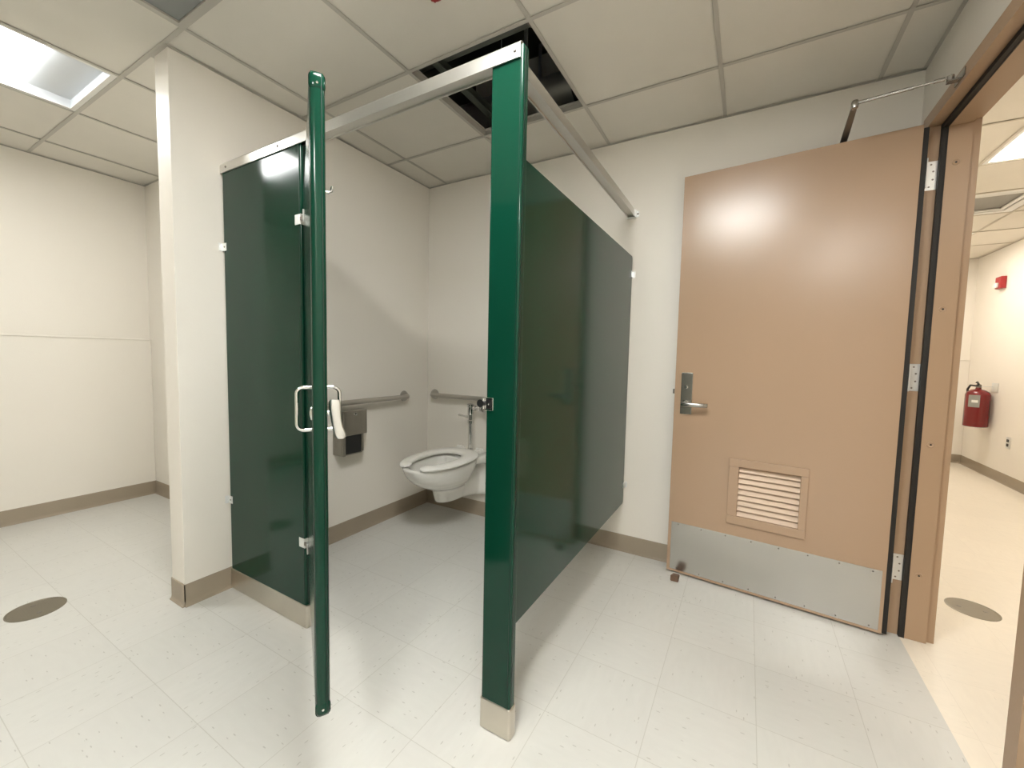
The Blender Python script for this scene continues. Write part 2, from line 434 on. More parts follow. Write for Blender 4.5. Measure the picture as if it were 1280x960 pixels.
# corridor air diffuser: concentric square rings
x0, x1, y0, y1 = VCOR
t = thing('air_diffuser', 'square air diffuser with stepped white rims in the corridor ceiling', 'air vent', ((x0 + x1) / 2, (y0 + y1) / 2, H))
def ring(bm, x0, x1, y0, y1, w, z0, z1):
    for q in ((x0, x1, y0, y0 + w), (x0, x1, y1 - w, y1), (x0, x0 + w, y0 + w, y1 - w), (x1 - w, x1, y0 + w, y1 - w)): box(bm, *q, z0, z1)
b = MB(); ring(b, x0 + .012, x1 - .012, y0 + .012, y1 - .012, .06, H + .002, H + .010); obj('frame', b, M['white'], t)
b = MB(); ring(b, x0 + .085, x1 - .085, y0 + .085, y1 - .085, .028, H + .004, H + .014); obj('vane', b, M['white'], t)
b = MB(); box(b, x0 + .012, x1 - .012, y0 + .012, y1 - .012, H + .018, H + .024); obj('grille', b, M['grille'], t)

# red sprinkler cover on the ceiling
t = thing('sprinkler_cap', 'small red sprinkler cap on the ceiling above the stall', 'sprinkler', (1.15, -1.288, H))
b = MB(); lathe(b, [(.0, 0), (.030, 0), (.030, -.003), (.019, -.010), (.0, -.010)], (1.15, -1.288, H + REC), n=24); obj('escutcheon', b, M['redp'], t, True)
b = MB(); lathe(b, [(0, 0), (.014, 0), (.012, -.009), (0, -.009)], (1.15, -1.288, H + REC - .010), n=12)
for k in range(6):
    a = k * PI / 3; box(b, 1.15 + .011 * math.cos(a) - .002, 1.15 + .011 * math.cos(a) + .002, -1.288 + .011 * math.sin(a) - .002, -1.288 + .011 * math.sin(a) + .002, H - .0155, H - .012)
obj('deflector', b, M['redp'], t)

# ------------------------------------------------------------------ tan door frame (double rabbet hollow metal)
t = bpy.data.objects.new('trim_1', None); COL.objects.link(t); t.location = (XR, -.6, 0); t['kind'] = 'structure'
FX0, FX1 = XR - .014, XC + .003
prof = [(FX0, .05), (FX0, 0), (FX0 + .055, 0), (FX0 + .055, -.016), (FX1 - .028, -.016), (FX1 - .028, 0), (FX1, 0), (FX1, .05), (XC + .001, .05), (XC + .001, .044), (XR - .001, .044), (XR - .001, .05)]
b = MB(); prism(b, prof, 0, DZ + .05, lambda p, q, z: (p, DY0 + q, z)); obj('hinge_jamb', b, M['tanf'], t)
b = MB(); prism(b, prof, 0, DZ + .05, lambda p, q, z: (p, DY1 - q, z)); obj('strike_jamb', b, M['tanf'], t)
b = MB(); prism(b, prof, DY1, DY0, lambda p, q, y: (p, y, DZ + q)); obj('header', b, M['tanf'], t)
gx0, gx1 = FX0 + .041, FX0 + .0555
b = MB(); box(b, gx0, gx1, DY0 - .0005, DY0 - .017, 0, DZ - .016); box(b, gx0, gx1, DY1 + .0005, DY1 + .017, 0, DZ - .016); box(b, gx0, gx1, DY1 + .0005, DY0 - .0005, DZ - .017, DZ - .0005)
box(b, gx1, gx1 + .004, DY0 - .0155, DY0 - .0185, 0, DZ - .0185); box(b, gx1, gx1 + .004, DY1 + .0155, DY1 + .0185, 0, DZ - .0185); box(b, gx1, gx1 + .004, DY1 + .0155, DY0 - .0155, DZ - .0185, DZ - .0155)
obj('weather_seal', b, M['gasket_and_gap'], t)
for z in (1.975, 1.40, .845, .285):
    b = MB(); lathe(b, [(0, 0), (.0125, 0), (.0125, .001), (.0105, .0022), (.006, .0002), (0, .0002)], (2.845, DY0 - .0161, z), (0, -1, 0), 16); o = obj('frame_screw', b, M['tanf'], t, True)
    b = MB(); lathe(b, [(0, 0), (.0036, 0), (.0036, .0005), (0, .0005)], (2.845, DY0 - .0161 - .0006, z), (0, -1, 0), 8); s_ = obj('screw_slot', b, M['black'], o)

# ------------------------------------------------------------------ tan door leaf
hx, hy = 2.745, -.190
ang = math.atan2(.085, -.895)   # leaf direction
DW, DT, DB, DTOP = .912, .044, .010, 2.128
door = thing('door_1', 'tan metal door standing open with lower louver and steel kick plate', 'door', (hx, hy, 0), kind='structure')
# local frame: u along leaf from hinge, v away from the viewer (thickness), z up
du = Vector((math.cos(ang), math.sin(ang), 0)); dv = Vector((math.sin(ang), -math.cos(ang), 0))
if dv.y < 0: dv = -dv
XF = Matrix(((du.x, dv.x, 0, hx), (du.y, dv.y, 0, hy), (0, 0, 1, 0), (0, 0, 0, 1)))
LU0, LU1, LZ0, LZ1 = .331, .586, .392, .645
def dobj(name, b, mat, parent, smooth=False): return obj(name, b, mat, parent, smooth, xf=XF)
b = MB()
box(b, .012, LU0, 0, DT, DB, DTOP); box(b, LU1, DW, 0, DT, DB, DTOP); box(b, LU0, LU1, 0, DT, DB, LZ0); box(b, LU0, LU1, 0, DT, LZ1, DTOP)
bmesh.ops.remove_doubles(b, verts=b.verts, dist=1e-5)
leaf = dobj('leaf', b, M['tan'], door)
b = MB()
for (a, c, e, f) in ((.301, .630, LZ1, .684), (.301, .630, .350, LZ0), (.301, LU0, LZ0, LZ1), (LU1, .630, LZ0, LZ1)):
    box(b, a, c, -.010, .0, e, f, .0022, 2)
lv = dobj('louver_frame', b, M['tan'], leaf)
b = MB(); n = 9; st = (LZ1 - LZ0) / n
for k in range(n):
    z = LZ0 + st * (k + .5)
    poly = [(.001, z - .45 * st), (.003, z - .50 * st), (.020, z + .42 * st), (.037, z - .50 * st), (.039, z - .45 * st), (.021, z + .55 * st), (.019, z + .55 * st)]
    prism(b, poly, LU0 - .002, LU1 + .002, lambda p, q, u: (u, p, q))
lo = dobj('louver_slats', b, M['slat_lit'], leaf); 
b = MB(); box(b, .024, .896, -.0016, 0, .022, .288, .0006, 1); kp = dobj('kick_plate', b, M['kick'], leaf); kp['label'] = 'brushed steel kick plate'
for k in range(8):
    for z in (.033, .277):
        b = MB(); lathe(b, [(0, 0), (.0035, 0), (.0025, .0012), (0, .0014)], (.055 + k * .115, -.0017, z), (0, -1, 0), 8); dobj('screw', b, M['darkmetal'], kp)
b = MB(); box(b, -.006, .0118, .010, DT - .002, DB, DTOP - .01); dobj('gap_shade_strip', b, M['gasket_and_gap'], leaf)  # black strip painting in the shade of the gap between leaf and frame
# lever set
b = MB(); box(b, .822, .879, -.008, 0, .885, 1.107, .002, 2); pl_ = dobj('lock_plate', b, M['plate'], leaf); pl_['label'] = 'satin steel lock plate'
b = MB()
lathe(b, [(0, 0), (.017, 0), (.017, .01), (.012, .014), (.012, .045), (0, .045)], (.852, -.008, .945), (0, -1, 0), 20)
sec = []
for (u, v, hw, hh) in ((.866, -.055, .006, .011), (.852, -.057, .0075, .012), (.82, -.058, .007, .0115), (.78, -.055, .0065, .011), (.752, -.047, .006, .011), (.740, -.036, .005, .010)):
    sec.append([(u, v + hw * math.cos(a), .945 - .003 + hh * math.sin(a)) for a in [2 * PI * k / 12 for k in range(12)]])
loft(b, sec)
dobj('lever', b, M['arm'], pl_, True)
b = MB(); lathe(b, [(0, 0), (.0085, 0), (.0085, .004), (.006, .006), (0, .006)], (.852, -.008, 1.03), (0, -1, 0), 16); dobj('key_cylinder', b, M['chrome'], pl_, True)
b = MB(); box(b, DW, DW + .013, .012, .030, .99, 1.015, .001, 1); dobj('latch_bolt', b, M['darkmetal'], leaf)
# hinges
for z in (1.94, 1.12, .30):
    b = MB()
    box(b, 2.7578, 2.7965, DY0 - .0032, DY0 - .0002, z - .057, z + .057, .0008, 1)
    hg = obj('hinge', b, M['zinc'], door); hg['label'] = 'bright steel hinge plate'
    b = MB(); box(b, -.0095, -.0062, .006, DT - .001, z - .057, z + .057, .0008, 1); obj('door_leaf_plate', b, M['zinc'], hg, xf=XF)
    b = MB()
    for q in range(5): 
        zz = z - .057 + q * .0228; tube(b, [(2.7500, DY0 - .010, zz + .0008), (2.7500, DY0 - .010, zz + .022)], .0065, 12)
    obj('knuckle', b, M['zinc'], hg, True)
    for (dx, dz) in ((.018, .044), (.026, .016), (.026, -.016), (.016, -.044)):
        b = MB(); lathe(b, [(0, 0), (.0036, 0), (.003, .001), (0, .0008)], (2.7585 + dx, DY0 - .0033, z + dz), (0, -1, 0), 10); obj('screw', b, M['darkmetal'], hg)
# closer
b = MB(); box(b, .14, .42, DT, DT + .055, 2.035, 2.100, .006, 2); cl = dobj('door_closer', b, M['darkmetal'], leaf); cl['label'] = 'metal closer arm at the top of the door'
arm0 = XF @ Vector((.262, DT + .028, 2.155)); elb = Vector((2.478, -.400, 2.160)); shoe = Vector((2.753, -.435, 2.160))
b = MB()
tube(b, [(arm0.x, arm0.y, 2.098), (arm0.x, arm0.y, 2.162)], .010, 14)
d = (elb - arm0).normalized(); n_ = Vector((-d.y, d.x, 0))
ring_ = lambda p, w, h: [tuple(p + n_ * w + Vector((0, 0, h))), tuple(p + n_ * w - Vector((0, 0, h))), tuple(p - n_ * w - Vector((0, 0, h))), tuple(p - n_ * w + Vector((0, 0, h)))]
loft(b, [ring_(arm0 - d * .012, .012, .0035), ring_(arm0 + d * .10, .012, .0035), ring_(elb + d * .008, .009, .0035)])
obj('main_arm', b, M['darkmetal'], cl, False)
b = MB(); lathe(b, [(0, 0), (.011, 0), (.012, .004), (.012, .022), (.009, .028), (0, .028)], (elb.x, elb.y, elb.z - .010), n=16); obj('elbow', b, M['arm'], cl, True)
b = MB(); e2 = elb + Vector((0, 0, .008)); s2 = shoe + Vector((-.03, .0, .006)); mid = e2.lerp(s2, .66)
tube(b, [tuple(e2), tuple(mid)], .0062, 12); tube(b, [tuple(mid), tuple(s2)], .0042, 12)
tube(b, [tuple(e2.lerp(s2, .86)), tuple(e2.lerp(s2, .97))], .0066, 8)
obj('forearm', b, M['arm'], cl, True)
b = MB(); box(b, FX0 - .004, FX0 - .0005, -.475, -.395, 2.146, 2.174, .001, 1); box(b, FX0 - .034, FX0 - .004, -.447, -.423, 2.150, 2.155); lathe(b, [(0, 0), (.010, 0), (.010, .018), (0, .020)], (FX0 - .026, -.435, 2.154), n=14)
obj('arm_shoe', b, M['arm'], cl, True)
# rubber block at the foot of the door
t = thing('door_stop', 'small brown block on the floor at the foot of the tan door', 'door stop', (1.893, -.165, 0))
b = MB(); A = [(-.02, -.03), (.02, -.03), (.018, .05), (-.018, .05)]
vs = [b.verts.new((1.893 + x, -.175 + y, 0)) for x, y in A] + [b.verts.new((1.893 + x * .96, -.175 + y, .034 if y < 0 else .007)) for x, y in A]
for q in ((0, 1, 2, 3), (4, 5, 6, 7), (0, 1, 5, 4), (1, 2, 6, 5), (2, 3, 7, 6), (3, 0, 4, 7)): b.faces.new([vs[i] for i in q])
bmesh.ops.bevel(b, geom=list(b.edges), offset=.0025, segments=2, affect='EDGES')
obj('wedge', b, M['rubber'], t)

# ------------------------------------------------------------------ stall partitions
YS = -1.440; ST = .032
def slab(bm, u0, u1, z0, z1, fn, T=ST, r=.006, rc=.012):
    """metal-faced slab: rounded edge profile in plan, swept up; fn(u, v, z)"""
    poly = []
    hw = T / 2
    def q(cx, cy, a0, a1, rr, n=4):
        return [(cx + rr * math.cos(a0 + (a1 - a0) * i / n), cy + rr * math.sin(a0 + (a1 - a0) * i / n)) for i in range(n + 1)]
    poly += q(u1 - r, T - r, PI / 2, 0, r) + q(u1 - r, r, 0, -PI / 2, r) + q(u0 + r, r, -PI / 2, -PI, r) + q(u0 + r, T - r, PI, PI / 2, r)
    A = poly
    def P(s, z): # inset s
        cu, cv = (u0 + u1) / 2, T / 2
        out = []
        for (u, v) in A:
            uu = max(u0 + s, min(u1 - s, u)); vv = max(s, min(T - s, v)); out.append(fn(uu, vv, z))
        return out
    e = .004
    loft(bm, [P(e, z0), P(0, z0 + e), P(0, z1 - e), P(e, z1)])
def edge_bead(bm, u, z0, z1, fn, T=ST, w=.0035):
    pass

# left pilaster
t = thing('stall_pilaster', 'wide green metal pilaster fixed to the short wall, left of the stall door', 'partition panel', (.31, YS, 0))
fy = lambda u, v, z: (u, YS + v, z)
b = MB(); slab(b, .010, .600, .02, 1.995, fy); pn = obj('panel', b, M['green'], t, 'w')
b = MB()
for (u0_, u1_) in ((.591, .5925),): box(b, u0_, u1_, YS - .0006, YS + .0002, .102, 1.992)
box(b, .5995, .6006, YS + .012, YS + .020, .102, 1.992)
obj('edge_seam', b, M['greend'], pn)
def shoe_(u0, u1, parent):
    b = MB(); slab(b, u0 - .004, u1 + .004, 0.0, .100, lambda u, v, z: (u, YS - .004 + v, z), T=ST + .008, r=.009)
    return obj('shoe', b, M['shoe'], parent, 'w')
s_ = shoe_(.008, .606, t); s_['label'] = 'brushed steel floor shoe'
def bracket(x, y, z, wx, parent, sx=1, name='wall_bracket', plane='y'):
    """stirrup bracket: front plate + wall leg"""
    b = MB()
    box(b, x, x + wx * sx, y - .0035, y - .0005, z - .018, z + .018, .001, 1)
    box(b, x, x + .003 * sx, y - .018, y - .0035, z - .018, z + .018)
    o = obj(name, b, M['zinc'], parent)
    b = MB(); lathe(b, [(0, 0), (.004, 0), (.003, .002), (0, .002)], (x + wx * .6 * sx, y - .0036, z), (0, -1, 0), 10); obj('screw', b, M['darkmetal'], o)
    return o
for z in (1.655, .447): bracket(.001, YS, z, .036, t)

# right post
t = thing('stall_post', 'narrow tall green corner post with steel foot, right of the stall opening', 'partition post', (1.548, YS, 0))
b = MB(); slab(b, 1.496, 1.600, .02, 2.029, fy); pp = obj('panel', b, M['green'], t, 'w')
b = MB(); box(b, 1.5905, 1.592, YS - .0006, YS + .0002, .102, 1.992); box(b, 1.5995, 1.6006, YS + .009, YS + .013, .102, 2.025); obj('edge_seam', b, M['greend'], pp)
s_ = shoe_(1.496, 1.600, t); s_['label'] = 'brushed steel floor shoe'
# latch keeper on post
b = MB(); box(b, 1.494, 1.523, YS - .004, YS - .0005, 1.010, 1.048, .001, 1); box(b, 1.488, 1.4935, YS - .012, YS + .012, 1.012, 1.046, .001, 1)
k_ = obj('latch_keeper', b, M['chrome'], t); 
b = MB(); box(b, 1.499, 1.518, YS - .0062, YS - .0042, 1.015, 1.043, .0008, 1); obj('keeper_inset', b, M['black'], k_)
b = MB(); lathe(b, [(0, 0), (.0042, 0), (.0036, .003), (0, .004)], (1.509, YS - .0064, 1.029), (0, -1, 0), 12); obj('screw', b, M['chrome'], k_, True)
b = MB(); lathe(b, [(0, 0), (.012, 0), (.012, .012), (0, .012)], (1.484, YS - .002, 1.030), (0, -1, 0), 16); obj('bumper', b, M['black'], k_, True)

# side panel between post and back wall
t = thing('stall_side_panel', 'large glossy dark green side panel running back to the wall', 'partition panel', (1.544, -.7, .3))
PX = 1.528
b = MB()
# outline in (y,z) with rounded corners
def rrect(y0, y1, z0, z1, r, n=5):
    out = []
    for (cy, cz, a0) in ((y1 - r, z1 - r, 0), (y0 + r, z1 - r, PI / 2), (y0 + r, z0 + r, PI), (y1 - r, z0 + r, 3 * PI / 2)):
        out += [(cy + r * math.cos(a0 + PI / 2 * i / n), cz + r * math.sin(a0 + PI / 2 * i / n)) for i in range(n + 1)]
    return out
PYA, PYB, PZ0, PZ1 = YS + ST + .004, -.012, .300, 1.770
rin = lambda x, s: [(x, p, q) for p, q in rrect(PYA + s, PYB - s, PZ0 + s, PZ1 - s, .014)]
loft(b, [rin(PX, .004), rin(PX + .002, .0015), rin(PX + .006, 0), rin(PX + ST - .006, 0), rin(PX + ST - .002, .0015), rin(PX + ST, .004)])
pp = obj('panel', b, M['green'], t, 'w')
for z in (1.665, .415):
    b = MB(); box(b, PX + ST + .0005, PX + ST + .0035, -.034, -.001, z - .017, z + .017, .001, 1); box(b, PX + ST + .0035, PX + ST + .016, -.0035, -.0005, z - .017, z + .017)
    o = obj('wall_bracket', b, M['zinc'], t)
for z in (1.60, .42):
    b = MB(); box(b, PX + ST + .0005, PX + ST + .0035, YS + ST + .001, YS + ST + .036, z - .016, z + .016, .001, 1); obj('post_bracket', b, M['zinc'], t)

# head rails
def rail_prof():
    return [(-.006, 0), (-.006, .036), (-.001, .044), (ST / 2, .046), (ST + .001, .044), (ST + .006, .036), (ST + .006, 0), (ST + .002, .0), (ST + .002, .006), (-.002, .006), (-.002, 0)]
RZ = 1.990
t = thing('head_rail', 'aluminium head rail over the front of the stall', 'rail', (.8, YS, RZ))
b = MB()
open_prof = [(-.006, 0), (-.006, .036), (-.001, .044), (ST / 2, .046), (ST + .001, .044), (ST + .006, .036), (ST + .006, 0), (ST + .0015, 0), (ST + .0015, .0405), (-.0015, .0405), (-.0015, 0)]
for xa, xb, pf in ((.002, .6235, open_prof), (.6235, 1.4945, rail_prof()), (1.4945, 1.5915, open_prof)):
    prism(b, pf, xa, xb, lambda p, q, x: (x, YS + p, RZ + q))
bmesh.ops.remove_doubles(b, verts=b.verts, dist=1e-5)
r1 = obj('rail', b, M['alu'], t)
for x in (.055, .46, 1.575):
    b = MB(); lathe(b, [(0, 0), (.0055, 0), (.004, .003), (0, .0035)], (x, YS - .0062, RZ + .020), (0, -1, 0), 12); obj('bolt', b, M['darkmetal'], r1, True)
t = thing('head_rail', 'aluminium head rail running from the corner post back to the wall', 'rail', (1.545, -.7, RZ))
b = MB(); prism(b, rail_prof(), YS + ST + .010, -.005, lambda p, q, y: (PX + p, y, RZ + .002 + q))
obj('rail', b, M['aluy'], t)
b = MB(); box(b, PX - .010, PX + ST + .010, -.022, -.0005, RZ - .004, RZ + .0018); box(b, PX + ST + .0065, PX + ST + .010, -.030, -.0005, RZ, RZ + .040); box(b, PX + ST + .010, PX + ST + .024, -.004, -.0005, RZ + .004, RZ + .036, .001, 1)
wb = obj('wall_bracket', b, M['zinc'], t)
b = MB(); lathe(b, [(0, 0), (.006, 0), (.004, .004), (0, .004)], (PX + ST + .0172, -.0045, RZ + .02), (0, -1, 0), 10); obj('screw', b, M['darkmetal'], wb)

# ------------------------------------------------------------------ stall door (open outward)
P0 = Vector((.640, YS + .006, 0)); P1 = Vector((1.338, -1.882, 0))
sd = (P1 - P0).normalized(); sn = Vector((sd.y, -sd.x, 0))      # sn: towards outside face
if sn.y > 0: sn = -sn
W_ = (P1 - P0).length
SX = Matrix(((sd.x, sn.x, 0, P0.x), (sd.y, sn.y, 0, P0.y), (0, 0, 1, 0), (0, 0, 0, 1)))
st_ = thing('stall_door', 'green stall door swung outward and seen almost edge-on with chrome pull', 'stall door', tuple(P0))
def so(name, b, mat, parent, smooth=False): return obj(name, b, mat, parent, smooth, xf=SX)
b = MB(); slab(b, .004, W_, .305, 1.775, lambda u, v, z: (u, v - ST / 2, z), r=.0125); sp = so('panel', b, M['green'], st_, 'w')
h2 = ST / 2
b = MB()
box(b, W_ - .016, W_ - .0145, h2 - .0002, h2 + .0006, .31, 1.77); box(b, W_ - .0002, W_ + .0006, -h2 + .0065, -h2 + .008, .31, 1.77)
so('edge_seam', b, M['greend'], sp)
b = MB()   # caps at the two ends of the edge channel
box(b, W_ - .0165, W_ + .0012, -h2 - .0008, h2 + .0008, 1.735, 1.7765, .0115, 4); box(b, W_ - .0165, W_ + .0012, -h2 - .0008, h2 + .0008, .303, .342, .0115, 4)
so('edge_cap', b, M['green'], sp, True)
for z in (1.752, .322):
    b = MB(); lathe(b, [(0, 0), (.003, 0), (.002, .0012), (0, .0012)], (W_ + .0012, 0, z), (1, 0, 0), 10)
    so('cap_screw', b, M['chrome'], sp)
# D-pulls through-bolted on both faces
UH = W_ - .075
for s in (1, -1):
    b = MB(); z0, z1, pj, rr = .985, 1.088, .031, .016
    pts = [(UH, s * h2, z0)] + [(UH, s * (h2 + pj - rr + rr * math.sin(a)), z0 + rr - rr * math.cos(a)) for a in [PI / 2 * i / 6 for i in range(7)]] + \
          [(UH, s * (h2 + pj - rr + rr * math.cos(a)), z1 - rr + rr * math.sin(a)) for a in [PI / 2 * i / 6 for i in range(7)]] + [(UH, s * h2, z1)]
    tube(b, pts, .0045, 14); o = so('pull_handle', b, M['chrome'], sp, True); o['label'] = 'chrome D-shaped pull'
# slide latch lever on the inside, turn knob outside
b = MB()
sec = []
for (z, w, c_) in ((1.062, .008, .016), (1.058, .012, .016), (1.04, .013, .017), (1.015, .0115, .019), (.995, .012, .023), (.980, .0135, .027), (.972, .012, .029), (.968, .007, .029)):
    sec.append([(UH + .048 + .005 * math.sin(a), -(h2 + c_) + w * math.cos(a), z) for a in [2 * PI * k / 16 for k in range(16)]])
loft(b, sec)
tube(b, [(UH + .040, -h2, 1.030), (UH + .040, -h2 - .024, 1.030)], .007, 14)
so('latch_lever', b, M['satin'], sp, True)
b = MB(); lathe(b, [(0, 0), (.017, 0), (.015, .003), (.006, .005), (0, .005)], (UH + .040, h2, 1.03), (0, 1, 0), 20); so('turn_knob', b, M['chrome'], sp, True)
# coat hook on inside face
b = MB(); box(b, .40, .43, -h2 - .003, -h2, 1.66, 1.70, .001, 1)
tube(b, [(.415, -h2 - .002, 1.672), (.415, -h2 - .030, 1.668), (.415, -h2 - .040, 1.674), (.415, -h2 - .042, 1.688)], .0045, 10)
so('coat_hook', b, M['chrome'], sp, True)
# hinges
for z in (1.700, .372):
    b = MB()
    box(b, -.046, -.020, h2 + .003 - .004, h2 + .003, z - .022, z + .022)
    b.free(); b = MB()
    box(b, .566, .5985, YS - .0040, YS - .0008, z - .020, z + .020, .001, 1)
    box(b, .6015, .6045, YS - .0040, YS + ST, z - .020, z + .020)
    hg = obj('hinge', b, M['zinc'], st_)
    b = MB(); box(b, .008, .034, h2 + .0006, h2 + .004, z - .022, z + .022, .001, 1); o = obj('hinge_leaf', b, M['zinc'], hg, xf=SX)
    b = MB(); tube(b, [(.622, YS - .004, z - .011), (.622, YS - .004, z + .011)], .0055, 14); box(b, .603, .642, YS - .006, YS - .002, z - .007, z + .007); obj('pin', b, M['darkmetal'], hg, True)

# ------------------------------------------------------------------ grab bars
def grab(pts, flanges, label, name='grab_bar'):
    t = thing(name, label, 'grab bar', tuple(pts[0]))
    b = MB(); tube(b, pts, .0165, 20); obj('bar', b, M['steel'], t, True)
    for c, ax in flanges:
        b = MB(); lathe(b, [(0, 0), (.038, 0), (.039, .003), (.036, .010), (.020, .013), (0, .013)], c, ax, 26); obj('flange', b, M['steel'], t, True)
    return t
def bend(x0, y, z, x1, so_, ax):
    pass
zb = .868; off = .055; rr = .03
def barpath(a, b_, fixed, axis, sgn):
    """bar with both ends returning to the wall"""
    pts = []
    for i in range(7):
        th = PI / 2 * i / 6; pts.append((a + rr - rr * math.cos(th), sgn * (off - rr + rr * math.sin(th))))
    for i in range(7):
        th = PI / 2 * i / 6; pts.append((b_ - rr + rr * math.sin(th), sgn * (off - rr + rr * math.cos(th))))
    pts = [(a, 0 + sgn * .002)] + pts + [(b_, sgn * .002)]
    return [(w, fx, zb) if axis == 'y' else (fx, w, zb) for (fx, w) in pts]
grab(barpath(-1.33, -.262, 0, 'y', 1), [((0.0005, -1.33, zb), (1, 0, 0)), ((0.0005, -.262, zb), (1, 0, 0))], 'long steel grab bar on the left stall wall above the paper dispenser')
grab(barpath(.075, .99, 0, 'x', -1), [((.075, -.0005, zb), (0, -1, 0)), ((.99, -.0005, zb), (0, -1, 0))], 'steel grab bar on the back wall above the toilet')

# ------------------------------------------------------------------ paper dispenser
t = thing('paper_dispenser', 'steel toilet paper dispenser with open dark slot under the left grab bar', 'paper dispenser', (0, -.77, .55))
yA, yB, D_ = -.858, -.700, .098
b = MB(); box(b, .0005, D_ - .012, yA, yB - .006, .548, .812, .003, 1); bd = obj('body', b, M['steeld'], t)
b = MB(); box(b, D_ - .012, D_ + .008, yA + .004, yB + .014, .672, .822, .003, 1); box(b, D_ - .03, D_ - .012, yA + .004, yB + .014, .812, .822)
hd = obj('hood', b, M['steeld'], t)
b = MB(); lathe(b, [(0, 0), (.007, 0), (.007, .006), (.004, .008), (0, .008)], (D_ + .008, -.775, .800), (1, 0, 0), 14); obj('lock', b, M['chrome'], hd, True)
b = MB(); box(b, D_ - .012, D_ - .010, yA + .022, yB - .020, .556, .672); obj('paper_slot', b, M['black'], t)
b = MB(); box(b, D_ - .012, D_ - .002, yA, yA + .020, .548, .672, .002, 1); obj('side_rail', b, M['steeld'], t)
b = MB(); box(b, D_ - .012, D_ - .002, yB - .018, yB - .004, .560, .672, .002, 1); obj('side_rail', b, M['steeld'], t)

# ------------------------------------------------------------------ toilet
TX = .462
TZ = .040
toi = thing('toilet', 'white wall-hung toilet with an open-front seat in the stall corner', 'toilet', (TX, 0, .17))
NS = 48
def egg(z, yf, yb, hw, sq=1.0, n=NS):
    """egg outline: front half elliptical long, back half rounder"""
    out = []
    ym = yb + (yf - yb) * .42
    for k in range(n):
        a = 2 * PI * k / n
        c, s = math.cos(a), math.sin(a)
        x = hw * (abs(c) ** (.92)) * (1 if c > 0 else -1)
        if s < 0: y = ym + (ym - yf) * -1 * (abs(s) ** 1.0)
        else: y = ym + (yb - ym) * (abs(s) ** .9)
        out.append((TX + x, y, z))
    return out
b = MB()
rings = [egg(.165, -.40, -.16, .060), egg(.172, -.425, -.15, .072), egg(.20, -.435, -.15, .078), egg(.245, -.445, -.17, .086), egg(.262, -.465, -.20, .10), egg(.285, -.525, -.20, .130),
         egg(.31, -.575, -.185, .152), egg(.34, -.618, -.165, .170), egg(.37, -.648, -.145, .182), egg(.40, -.668, -.13, .190), egg(.432, -.682, -.12, .194), egg(.440, -.678, -.125, .190),
         egg(.441, -.655, -.20, .152), egg(.434, -.635, -.24, .134), egg(.40, -.625, -.25, .128), egg(.36, -.600, -.26, .114), egg(.32, -.54, -.28, .088), egg(.295, -.47, -.30, .058), egg(.285, -.44, -.34, .03)]
loft(b, rings)
# trap body running to the wall
def rr_sec(y, zc0, zc1, hw, r, n=6):
    out = []
    for (cx, cz, a0) in ((hw - r, zc1 - r, 0), (-hw + r, zc1 - r, PI / 2), (-hw + r, zc0 + r, PI), (hw - r, zc0 + r, 3 * PI / 2)):
        out += [(TX + cx + r * math.cos(a0 + PI / 2 * i / n), y, cz + r * math.sin(a0 + PI / 2 * i / n)) for i in range(n + 1)]
    return out
loft(b, [rr_sec(-.40, .170, .25, .055, .03), rr_sec(-.30, .164, .28, .070, .035), rr_sec(-.18, .152, .31, .080, .035), rr_sec(-.09, .140, .34, .090, .035), rr_sec(-.045, .135, .38, .125, .04), rr_sec(-.02, .13, .42, .165, .04), rr_sec(-.002, .13, .425, .170, .04)])
# rear deck
loft(b, [rr_sec(-.26, .400, .438, .150, .018), rr_sec(-.20, .395, .440, .160, .018), rr_sec(-.12, .385, .440, .162, .02), rr_sec(-.06, .37, .440, .168, .03), rr_sec(-.002, .33, .438, .172, .03)])
bowl = obj('bowl', b, M['porc'], toi, True)
rm = bowl.modifiers.new('join', 'REMESH'); rm.mode = 'VOXEL'; rm.voxel_size = .005; rm.use_smooth_shade = True
sm = bowl.modifiers.new('soften', 'SMOOTH'); sm.factor = .5; sm.iterations = 14
b = MB(); lathe(b, [(0, 0), (.05, 0), (.09, .001), (0, .001)], (TX, -.455, .335), n=24); 
wt = obj('water', b, paint('bowl_water', (.32, .33, .30), .03), toi)
# open-front seat
b = MB()
def seat_pt(a, f):
    """a: angle from front; f 0 = inner 1 = outer"""
    yf_o, yb_o, hw_o = -.692, -.112, .204; yf_i, yb_i, hw_i = -.622, -.245, .116
    c, s = math.cos(a), math.sin(a)
    def e(yf, yb, hw):
        ym = yb + (yf - yb) * .47
        y = ym + (yf - ym) * abs(c) ** .92 if c > 0 else ym + (yb - ym) * abs(c) ** .85
        return (hw * (abs(s) ** .88) * (1 if s > 0 else -1), y)
    xo, yo = e(yf_o, yb_o, hw_o); xi, yi = e(yf_i, yb_i, hw_i)
    return xi + (xo - xi) * f, yi + (yo - yi) * f
secs = []
g = math.radians(17); n = 72
zb0, zt0 = .4445, .467
for i in range(n + 1):
    a = g + (2 * PI - 2 * g) * i / n
    sc = 1.; 
    if i in (0, n): sc = .55
    elif i in (1, n - 1): sc = .86
    prf = []
    for (f, z) in ((.0, .35), (.02, .7), (.12, .95), (.3, 1.05), (.6, 1.0), (.85, .88), (.97, .62), (1., .3), (.95, 0.), (.5, 0.), (.06, 0.)):
        ff = .5 + (f - .5) * sc; zz = zb0 + (zt0 - zb0) * (.5 + (z - .5) * sc)
        x, y = seat_pt(a, ff); prf.append((TX + .004 + x, y, zz + .012 * (y + .69) / .58))
    secs.append(prf)
loft(b, secs)
obj('seat', b, M['seat'], toi, True)
b = MB()
